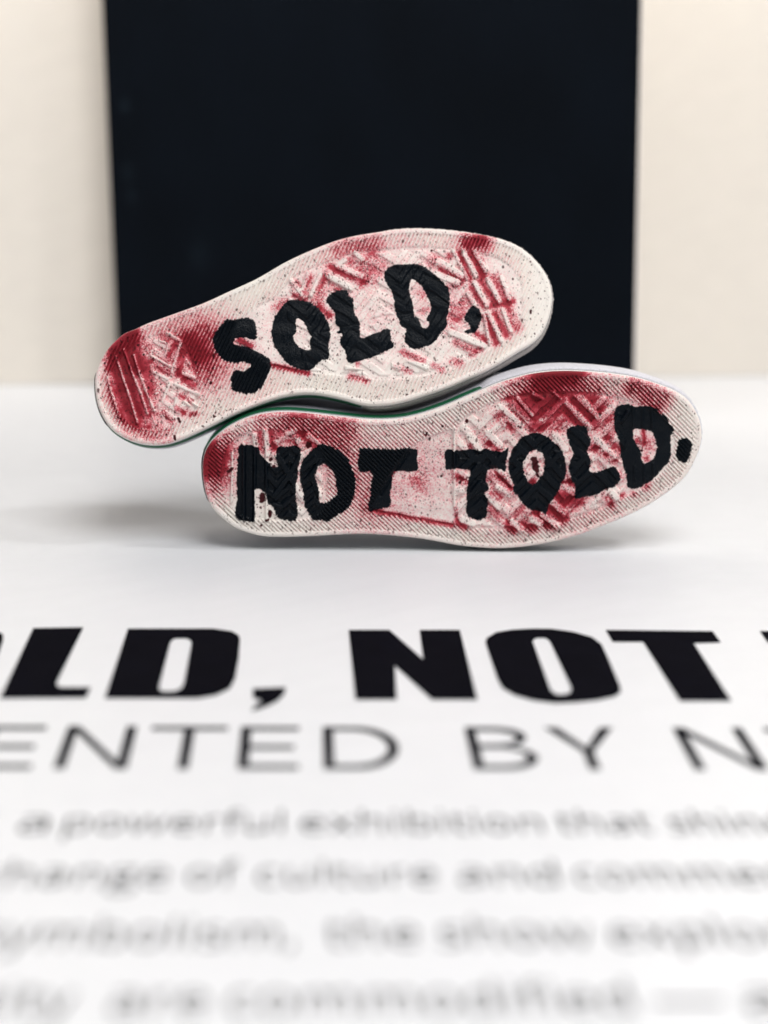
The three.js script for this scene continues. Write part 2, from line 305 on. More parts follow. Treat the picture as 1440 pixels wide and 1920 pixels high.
  // painted letters: a thin coat that follows the relief
  for (const ch of spec.letters) {
    const outer = smoothClosed(T(ch.outer), 150), holes = ch.holes.map((h) => smoothClosed(T(h), 60));
    let a0 = 1e9, a1 = -1e9, b0 = 1e9, b1 = -1e9; for (const [x, y] of outer) { a0 = Math.min(a0, x); a1 = Math.max(a1, x); b0 = Math.min(b0, y); b1 = Math.max(b1, y); }
    const i0 = Math.floor((a0 - 0.003 - x0) / step), i1 = Math.ceil((a1 + 0.003 - x0) / step), j0 = Math.floor((b0 - 0.003 - y0) / step), j1 = Math.ceil((b1 + 0.003 - y0) / step), fi = i1 - i0 + 1;
    const f = new Float32Array(fi * (j1 - j0 + 1));
    for (let j = j0; j <= j1; j++) for (let i = i0; i <= i1; i++) {
      const x = x0 + i * step, y = y0 + j * step; let d = sdPoly(x, y, outer);
      for (const h of holes) d = Math.max(d, -sdPoly(x, y, h));
      d += k * (1.5 * N2(x * 300, y * 300, 22) + 1.7 * N2(x * 700, y * 700, 23) + 1.6 * Math.max(0, N2(x * 1500 + y * 300, y * 500, 24)) + 1.9 * N2(x * 1500, y * 1500, 25)) + 1.5 * k * (Rib[j * nx + i] - 0.25) * -1 * (Rib[j * nx + i] > 0 ? 1 : 0.0);
      f[(j - j0) * fi + i - i0] = d;
    }
    const lm = mesh('painted_letter', sheet(f, (d) => 0.00006 + 0.00028 * Math.min(1, Math.max(0, -d) / 0.0009), i0, j0, i1, j1), M.paint, g);
    lm.userData.label = ch.label;
  }

  // bands round the edge
  const nearest = (px) => { const p = L(px); let b = 0, bd = 1e9; outline.forEach((o, i) => { const d = Math.hypot(o[0] - p[0], o[1] - p[1]); if (d < bd) { bd = d; b = i; } }); return b; };
  function band(profile, from = 0, count = 420, wave = null) {
    const pos = [], uv = [], idx = [], m = profile.length, closed = count >= 420; let run = 0;
    const rows = closed ? 421 : count + 1;
    for (let s = 0; s < rows; s++) {
      const i = (from + s) % 420, p = outline[i], n = nrm[i], zt = bil(Hgt, p[0] - n[0] * 0.0022, p[1] - n[1] * 0.0022);
      if (s) { const o = outline[(from + s - 1) % 420]; run += Math.hypot(p[0] - o[0], p[1] - o[1]); }
      const end = closed ? 1 : Math.min(1, s / 3, (rows - 1 - s) / 3);
      profile.forEach(([off, z], t) => { const w = wave ? wave(run, t) : 0; const o = off * (closed ? 1 : 0.3 + 0.7 * end) + w; pos.push(p[0] + n[0] * o, p[1] + n[1] * o, z - 0.004 * sm(toeX - 0.02, x1, p[0]) ** 2); uv.push(run / 0.06, z / 0.06); });
    }
    for (let s = 0; s + 1 < rows; s++) for (let t = 0; t + 1 < m; t++) { const a = s * m + t, b = a + 1, c = a + m, d = c + 1; if (sgn > 0) idx.push(a, c, b, b, c, d); else idx.push(a, b, c, b, d, c); }
    const geo = new THREE.BufferGeometry(); geo.setAttribute('position', new THREE.Float32BufferAttribute(pos, 3)); geo.setAttribute('uv', new THREE.Float32BufferAttribute(uv, 2)); geo.setIndex(idx); geo.computeVertexNormals(); return geo;
  }
  const mm = (list) => list.map(([a, b]) => [a / 1000, b / 1000]);
  mesh('sole_edge', band(mm([[-0.15, -1.05], [0.15, -1.5], [0.2, -3.0], [0.1, -3.6], [-0.9, -3.9]])), new THREE.MeshStandardMaterial({ color: new THREE.Color().setRGB(0.76, 0.73, 0.70), roughness: 0.6 }), g);
  mesh('foxing', band(mm([[-0.9, -4.3], [0.15, -4.6], [0.3, -6], [0.4, -12], [0.35, -18], [0.1, -21.5], [-0.6, -22.6], [-2.6, -23]])), M.foxing, g);
  mesh('seam', band(mm([[-0.95, -3.75], [0.12, -3.85], [0.2, -4.1], [0.12, -4.4], [-0.95, -4.5]])), M.seam, g);
  const bi = nearest(spec.bumper[0]), be = nearest(spec.bumper[1]), count = (be - bi + 420) % 420;
  mesh('stripe', band(mm([[0.2, -4.9], [0.75, -5.3], [0.85, -8], [0.75, -11.2], [0.2, -11.6]]), be, 420 - count), M.stripe, g);
  mesh('toe_bumper', band(mm([[-0.7, -4.3], [0.8, -4.5], [1.3, -5.2], [1.5, -7], [1.7, -15], [1.2, -19.5], [-0.2, -20.2]]), bi, count, (run, t) => (t > 0 && t < 4 ? 0.00022 * Math.sin(run / 0.00042) + 0.00012 * Math.sin(run / 0.0011) : 0)), spec.taupe ? M.bumperDirty : M.bumper, g);
  const hi = nearest(spec.heel[0]), he = nearest(spec.heel[1]);
  mesh('heel_strip', band(mm([[0.0, -3.2], [0.9, -3.6], [1.1, -5], [1.1, -17], [0.8, -19.6], [0.0, -20]]), hi, (he - hi + 420) % 420), M.heel, g);

  // canvas body behind the sole
  const ax = [T([spec.heelMid])[0], T([spec.toeMid])[0]], len = Math.hypot(ax[1][0] - ax[0][0], ax[1][1] - ax[0][1]), ux = [(ax[1][0] - ax[0][0]) / len, (ax[1][1] - ax[0][1]) / len];
  const ring = (kk, inset, zz) => outline.filter((_, i) => i % 4 === 0).map((p, ii) => {
    const i = ii * 4, n = nrm[i], qx = p[0] - n[0] * inset - ax[0][0], qy = p[1] - n[1] * inset - ax[0][1], s = qx * ux[0] + qy * ux[1], w = -qx * ux[1] + qy * ux[0];
    const s2 = s * (1 - 0.52 * Math.pow(kk, 0.85)) + 0.004 * kk, w2 = w * (1 - 0.34 * Math.pow(kk, 1.3));
    const dip = zz + 0.006 * Math.sin(Math.PI * Math.min(1, Math.max(0, s / len))) * kk;
    return [ax[0][0] + ux[0] * s2 - ux[1] * w2, ax[0][1] + ux[1] * s2 + ux[0] * w2, dip];
  });
  function loft(rings, cap) {
    const n = rings[0].length, pos = rings.flat(2), uv = [], idx = [];
    rings.forEach((r, a) => r.forEach((_, b) => uv.push(b / n * 8, a / rings.length)));
    for (let a = 0; a + 1 < rings.length; a++) for (let b = 0; b < n; b++) { const c = (b + 1) % n, i = a * n + b, j = a * n + c, p = i + n, q = j + n; if (sgn > 0) idx.push(i, p, j, j, p, q); else idx.push(i, j, p, j, q, p); }
    if (cap) { const r = rings[rings.length - 1], c = [0, 1, 2].map((m) => r.reduce((s, v) => s + v[m], 0) / n); pos.push(...c); uv.push(0, 0); const o = (rings.length - 1) * n; for (let b = 0; b < n; b++) idx.push(o + b, rings.length * n, o + (b + 1) % n); }
    const geo = new THREE.BufferGeometry(); geo.setAttribute('position', new THREE.Float32BufferAttribute(pos, 3)); geo.setAttribute('uv', new THREE.Float32BufferAttribute(uv, 2)); geo.setIndex(idx); geo.computeVertexNormals(); return geo;
  }
  const rs = []; for (let a = 0; a <= 12; a++) { const t = a / 12; rs.push(ring(t, 0.0035, -0.0215 - 0.05 * t)); }
  mesh('upper', loft(rs), M.canvas, g);
  const ls = [ring(1, 0.0035, -0.0715), ring(1.0, 0.0052, -0.0725), ring(1.0, 0.0072, -0.0712), ring(0.9, 0.0075, -0.066), ring(0.6, 0.008, -0.05), ring(0.3, 0.009, -0.03)];
  mesh('lining', loft(ls, true), M.lining, g);
  return g;
}

const R = (d, r, ...list) => ({ d, r, pts: pairs(list) });
const B = (w, ...list) => ({ w, h: w < 5 ? 0.45 : 1, pts: pairs(list) });
const G = (w, ...list) => ({ w, h: -0.5, pts: pairs(list) });
const K = (r, ...list) => ({ r, pts: pairs(list) });
const zoom = (ox, oy, s) => (...list) => pairs(list).map(([x, y]) => [ox + x / s, oy + y / s]);

// the sneaker on the table
const rest = onTable(915, 1029, 0.0022);
const a1 = zoom(370, 760, 6), a2 = zoom(550, 760, 6), a3 = zoom(740, 760, 6), a5 = zoom(900, 820, 6), a6 = zoom(1100, 680, 6), aL = zoom(820, 660, 2.77);
buildShoe({
  name: 'sneaker', label: 'lower white sneaker lying on the table, NOT TOLD. painted on its red stained sole',
  origin: rest, normal: V3(0, -Math.sin(0.04), Math.cos(0.04)), axis: V3(1, 0, 0), mid: [850, 870],
  outline: P(380, 872, 382, 858, 387, 843, 395, 830, 408, 817, 428, 802, 453, 789, 478, 780, 503, 775, 537, 773, 578, 775.5, 610, 779, 650, 783.5, 683, 787, 717, 788, 750, 786, 780, 780, 807, 772, 840, 760, 870, 747, 900, 734, 933, 720, 967, 709, 1000, 701, 1033, 697, 1067, 696, 1100, 697.5, 1150, 702, 1197, 710, 1233, 721)
    .concat(P(1267, 735, 1292, 753, 1308, 776, 1317, 802, 1318, 825, 1314, 845, 1306, 865, 1292, 890, 1275, 908, 1250, 926, 1217, 947, 1180, 966, 1140, 983, 1092, 1001, 1058, 1011, 1033, 1017, 1000, 1023, 967, 1027, 933, 1028.5, 900, 1027, 860, 1023, 823, 1016, 790, 1010.5, 750, 1006, 717, 1003, 683, 1001.5, 650, 1002, 600, 1005, 550, 1007, 520, 1007, 495, 1006, 462, 998, 437, 987, 415, 970, 398, 952, 388, 932, 382, 905)),
  zones: [
    P(422, 850, 440, 822, 480, 808, 540, 808, 575, 812, 598, 835, 611, 870, 611, 930, 598, 965, 560, 975, 500, 975, 455, 968, 428, 945, 414, 900),
    P(698, 958, 708, 927, 735, 885, 762, 847, 790, 826, 820, 814, 850, 806, 852, 860, 852, 985, 800, 977, 740, 966),
    P(858, 800, 895, 768, 938, 749, 985, 738, 1040, 735, 1100, 736, 1150, 743, 1200, 757, 1240, 782, 1264, 815, 1264, 850, 1248, 880, 1215, 910, 1170, 933, 1130, 954, 1085, 969, 1040, 982, 1000, 988, 950, 993, 900, 991, 860, 985),
  ],
  zigs: [
    { area: P(862, 802, 900, 770, 940, 753, 985, 743, 1040, 740, 1100, 741, 1148, 749, 1165, 790, 1168, 855, 860, 857), at: [1003, 800], turn: 0, half: 52, pitch: 34, slope: 1, h: 0.7 },
    { area: P(860, 867, 1168, 867, 1172, 915, 1130, 949, 1085, 964, 1040, 977, 1000, 982, 950, 988, 900, 986, 862, 980), at: [1057, 960], turn: 0, half: 52, pitch: 34, slope: 1, h: 0.7 },
    { area: P(508, 830, 575, 816, 600, 850, 606, 900, 596, 958, 540, 970, 508, 966), at: [566, 935], turn: 0, half: 24, pitch: 27, slope: 1, h: 0.6 },
  ],
  ribAngle: 0.80, ribPeriod: 6.0, ribBend: 0, toeFade: 1262,
  bars: [
    B(5, 457, 832, 457, 972), B(5, 478, 822, 477, 975), B(5, 499, 812, 500, 975), B(5, 436, 850, 434, 940), B(10, 542, 892, 515, 928), B(10, 520, 855, 543, 890), B(9, 565, 850, 543, 890), B(9, 543, 893, 566, 930), B(9, 532, 948, 550, 932), B(8, 512, 946, 528, 950),
    B(8, 583, 890, 601, 866), B(8, 583, 892, 600, 928), B(8, 538, 812, 553, 808), B(12, 560, 825, 566, 838), B(9, 577, 817, 597, 829), B(9, 498, 808, 502, 852), B(9, 477, 815, 480, 835),
    B(5, 851.5, 803, 852.5, 992), B(4, 762, 847, 735, 885, 708, 927), G(5, 766, 850, 739, 888, 713, 929), G(4, 700, 958, 740, 966, 800, 977, 848, 985),
    B(7, 972, 747, 998, 777), B(10, 940, 763, 978, 798), B(8, 1062, 755, 1107, 800), B(9, 1097, 752, 1122, 783), B(8, 1122, 783, 1140, 768), B(5, 1038, 735, 1053, 748), B(6, 1000, 738, 1018, 747), B(9, 1058, 795, 1062, 792), B(8, 941, 788, 946, 796), B(13, 915, 812, 937, 835), B(12, 1040, 813, 1060, 842), B(10, 1120, 823, 1138, 845),
    B(9, 937, 882, 962, 908), B(10, 933, 912, 952, 922), B(12, 915, 928, 935, 950), B(13, 998, 972, 1013, 980), B(11, 1017, 965, 1045, 985), B(12, 1037, 942, 1057, 960), B(12, 1060, 912, 1075, 924), B(8, 1067, 885, 1077, 902), B(11, 960, 978, 980, 992), B(8, 1113, 943, 1142, 918),
    B(10, 863, 885, 880, 897), B(10, 858, 917, 866, 920), B(12, 867, 974, 887, 981), B(12, 880, 817, 900, 843), B(8, 1117, 827, 1155, 857), B(12, 1148, 924, 1156, 932),
    B(6, 1165, 790, 1178, 772), B(3, 862, 861, 1160, 861),
    B(4, 1187, 762, 1188, 800), B(4, 1205, 762, 1206, 804), B(4, 1222, 764, 1224, 806), B(4, 1190, 875, 1190, 905), B(4, 1208, 872, 1208, 903), B(4, 1225, 870, 1226, 892), B(8, 900, 905, 880, 930), B(8, 898, 870, 878, 895), B(4, 1205, 815, 1204, 850),
  ],
  red: [
    R(0.12, 70, 480, 820), R(0.15, 100, 600, 850), R(0.16, 80, 760, 880), R(0.11, 90, 900, 870), R(0.18, 110, 1050, 780), R(0.13, 75, 1080, 930), R(0.12, 60, 700, 970), R(0.06, 150, 1150, 850), R(0.14, 60, 940, 950),
    R(2.8, 13, 396, 848, 400, 880), R(0.8, 22, 394, 880, 408, 850), R(0.35, 30, 412, 850, 408, 900), R(0.6, 8, 421, 850, 419, 885), R(0.35, 25, 500, 785, 640, 800), R(0.4, 26, 560, 792, 640, 840), R(0.3, 30, 640, 860, 690, 930),
    R(1.3, 7, 565, 812, 588, 836), R(0.8, 6, 487, 812, 488, 842), R(0.9, 6, 507, 808, 512, 840), R(1, 7, 515, 840), R(0.8, 9, 545, 833, 560, 836), R(0.6, 10, 525, 815),
    R(1.2, 4, 700, 958, 740, 966, 800, 977, 848, 985), R(0.5, 10, 690, 955), R(0.5, 16, 785, 905), R(0.9, 5, 762, 847, 708, 927),
    R(3.6, 21, 1020, 712, 1070, 704), R(2.4, 15, 1012, 743, 1048, 748), R(2, 12, 985, 748, 1005, 757), R(1.3, 8, 955, 750, 1002, 796), R(1.2, 7, 1015, 801, 1060, 790), R(1.5, 9, 1065, 773, 1085, 797), R(0.8, 22, 1020, 770), R(1.5, 8, 1075, 752, 1118, 795), R(0.8, 15, 1122, 766), R(1, 8, 933, 777, 963, 803), R(0.8, 8, 1000, 805, 1040, 803), R(0.8, 6, 917, 833, 935, 843), R(0.9, 8, 1113, 838), R(0.5, 30, 980, 725, 1010, 730), R(0.7, 26, 1000, 765, 1110, 770), R(0.5, 30, 1060, 720, 1110, 740), R(0.6, 14, 1010, 960, 1070, 940), R(0.45, 22, 560, 800, 640, 810), R(0.4, 24, 395, 905, 410, 835),
    R(1.8, 7, 938, 893, 958, 915), R(1.4, 6, 922, 925, 935, 933), R(1.5, 6, 917, 953, 935, 970), R(2.2, 6, 950, 982, 962, 995), R(2.2, 7, 980, 985, 999, 991), R(2.2, 7, 1005, 962, 1026, 984), R(2.2, 10, 1032, 958, 1056, 970), R(2.2, 12, 1050, 928, 1075, 935), R(2, 9, 1064, 900, 1076, 908), R(0.8, 10, 1060, 955, 1092, 938), R(1.1, 10, 922, 892), R(0.7, 16, 975, 963), R(1.8, 6, 1000, 904), R(1.2, 5, 1026, 985, 1040, 988),
    R(1.4, 6, 857, 892, 877, 903), R(1.2, 6, 860, 982, 872, 988), R(1.3, 3, 855, 950, 857, 975), R(0.8, 7, 907, 823, 927, 843), R(0.7, 6, 883, 838), R(0.3, 10, 865, 870, 866, 900),
    R(1.3, 4, 1207, 808, 1208, 832), R(1, 5, 1195, 827), R(1, 5, 1213, 860), R(0.5, 14, 1215, 835), R(1.2, 6, 1138, 822, 1163, 847), R(1.1, 8, 1113, 837, 1150, 862), R(1.2, 4, 1155, 863), R(1.1, 17, 1190, 727, 1236, 750), R(0.8, 9, 1215, 757, 1233, 767), R(0.8, 12, 1148, 790, 1140, 810), R(1.2, 6, 1133, 928, 1148, 948), R(1, 5, 1167, 930), R(0.8, 7, 1213, 912), R(0.8, 5, 1190, 928), R(0.7, 8, 1163, 893),
  ],
  drips: [K(6, 492, 929, 491, 940), K(5, 507, 960, 506, 967), K(3, 428, 885, 436, 878), K(4, 508, 862), K(4, 513, 875), K(6, 579, 835), K(3, 500, 976, 503, 975), K(2.5, 490, 985), K(7, 1001, 861, 1006, 880), K(3, 1007, 890, 1010, 895), K(4, 876, 790), K(3, 830, 800), K(3, 828, 894), K(3, 863, 905), K(2.5, 801, 812, 799, 816), K(3, 1204, 845)],
  spatter: 19000, ridge: 0.45, groove: 1.5,
  letters: [
    { label: 'black brush-painted letter N at the heel', outer: a1(470, 455, 560, 450, 670, 462, 720, 560, 800, 640, 850, 700, 905, 690, 880, 620, 885, 560, 905, 470, 1000, 465, 1120, 460, 1165, 490, 1165, 560, 1140, 700, 1130, 800, 1112, 900, 1110, 1050, 1125, 1130, 1115, 1290, 980, 1300, 910, 1280, 870, 1200, 845, 1135, 790, 1100, 770, 1000, 690, 950, 658, 950, 650, 1180, 650, 1280, 630, 1312, 560, 1305, 440, 1270, 425, 1210, 432, 1150, 445, 950, 440, 800, 455, 600), holes: [] },
    { label: 'black brush-painted letter O beside the N', outer: a2(300, 440, 380, 450, 480, 490, 590, 570, 650, 680, 690, 790, 700, 900, 680, 1040, 630, 1140, 560, 1200, 490, 1240, 420, 1290, 370, 1315, 320, 1290, 230, 1295, 180, 1240, 135, 1160, 110, 1000, 80, 870, 75, 720, 110, 620, 180, 530), holes: [a2(290, 680, 350, 670, 420, 710, 470, 810, 480, 890, 490, 1000, 430, 1060, 360, 1100, 305, 1090, 295, 1000, 270, 880, 250, 830, 262, 740)] },
    { label: 'black brush-painted letter T on the waist of the sole', outer: a2(740, 485, 900, 490, 1100, 495, 1390, 505, 1395, 600, 1395, 740, 1250, 745, 1130, 770, 1110, 900, 1090, 1000, 1090, 1140, 1020, 1165, 960, 1180, 870, 1200, 840, 1150, 865, 1040, 870, 900, 890, 780, 860, 745, 750, 750, 725, 650, 740, 560), holes: [] },
    { label: 'black brush-painted letter T crossing the ridge', outer: a3(575, 510, 690, 505, 850, 495, 980, 505, 1000, 490, 1200, 520, 1280, 480, 1262, 600, 1240, 745, 1180, 720, 1050, 735, 1040, 860, 1060, 930, 1010, 990, 1055, 1070, 1040, 1180, 1035, 1260, 930, 1295, 820, 1240, 810, 1050, 820, 870, 840, 740, 720, 715, 580, 720, 565, 610), holes: [] },
    { label: 'black brush-painted letter O with a red drip inside', outer: a5(600, -45, 700, -35, 790, 15, 870, 90, 940, 180, 960, 260, 975, 370, 960, 440, 900, 560, 860, 660, 800, 720, 770, 800, 740, 870, 690, 840, 580, 820, 520, 780, 430, 680, 370, 590, 375, 530, 330, 420, 322, 280, 345, 180, 420, 60, 500, -20), holes: [a5(600, 150, 680, 165, 720, 230, 725, 330, 700, 420, 650, 490, 590, 530, 540, 490, 500, 400, 485, 310, 520, 220)] },
    { label: 'black brush-painted letter L before the last D', outer: aL(680, 395, 775, 390, 785, 430, 800, 465, 780, 520, 795, 560, 795, 620, 860, 615, 920, 595, 950, 650, 935, 690, 880, 710, 820, 745, 760, 755, 715, 760, 715, 700, 690, 650, 685, 590, 705, 520, 680, 470), holes: [] },
    { label: 'black brush-painted letter D near the toe', outer: a6(325, 520, 390, 480, 480, 475, 560, 495, 650, 490, 770, 515, 830, 570, 900, 610, 930, 680, 985, 745, 975, 800, 960, 830, 955, 960, 940, 1105, 860, 1200, 800, 1270, 730, 1335, 660, 1370, 600, 1410, 470, 1415, 450, 1300, 420, 1180, 385, 1050, 370, 900, 330, 790, 310, 680), holes: [a6(540, 755, 640, 760, 740, 790, 780, 880, 790, 980, 750, 1080, 640, 1130, 610, 990, 550, 900, 530, 830)] },
    { label: 'black brush-painted full stop at the toe', outer: a6(1060, 870, 1150, 865, 1200, 930, 1190, 1000, 1170, 1080, 1120, 1140, 1040, 1110, 1010, 1050, 1030, 940), holes: [] },
  ],
  bumper: [[908, 730], [1058, 1011]], heel: [[398, 952], [387, 843]], heelMid: [380, 890], toeMid: [1318, 860],
});

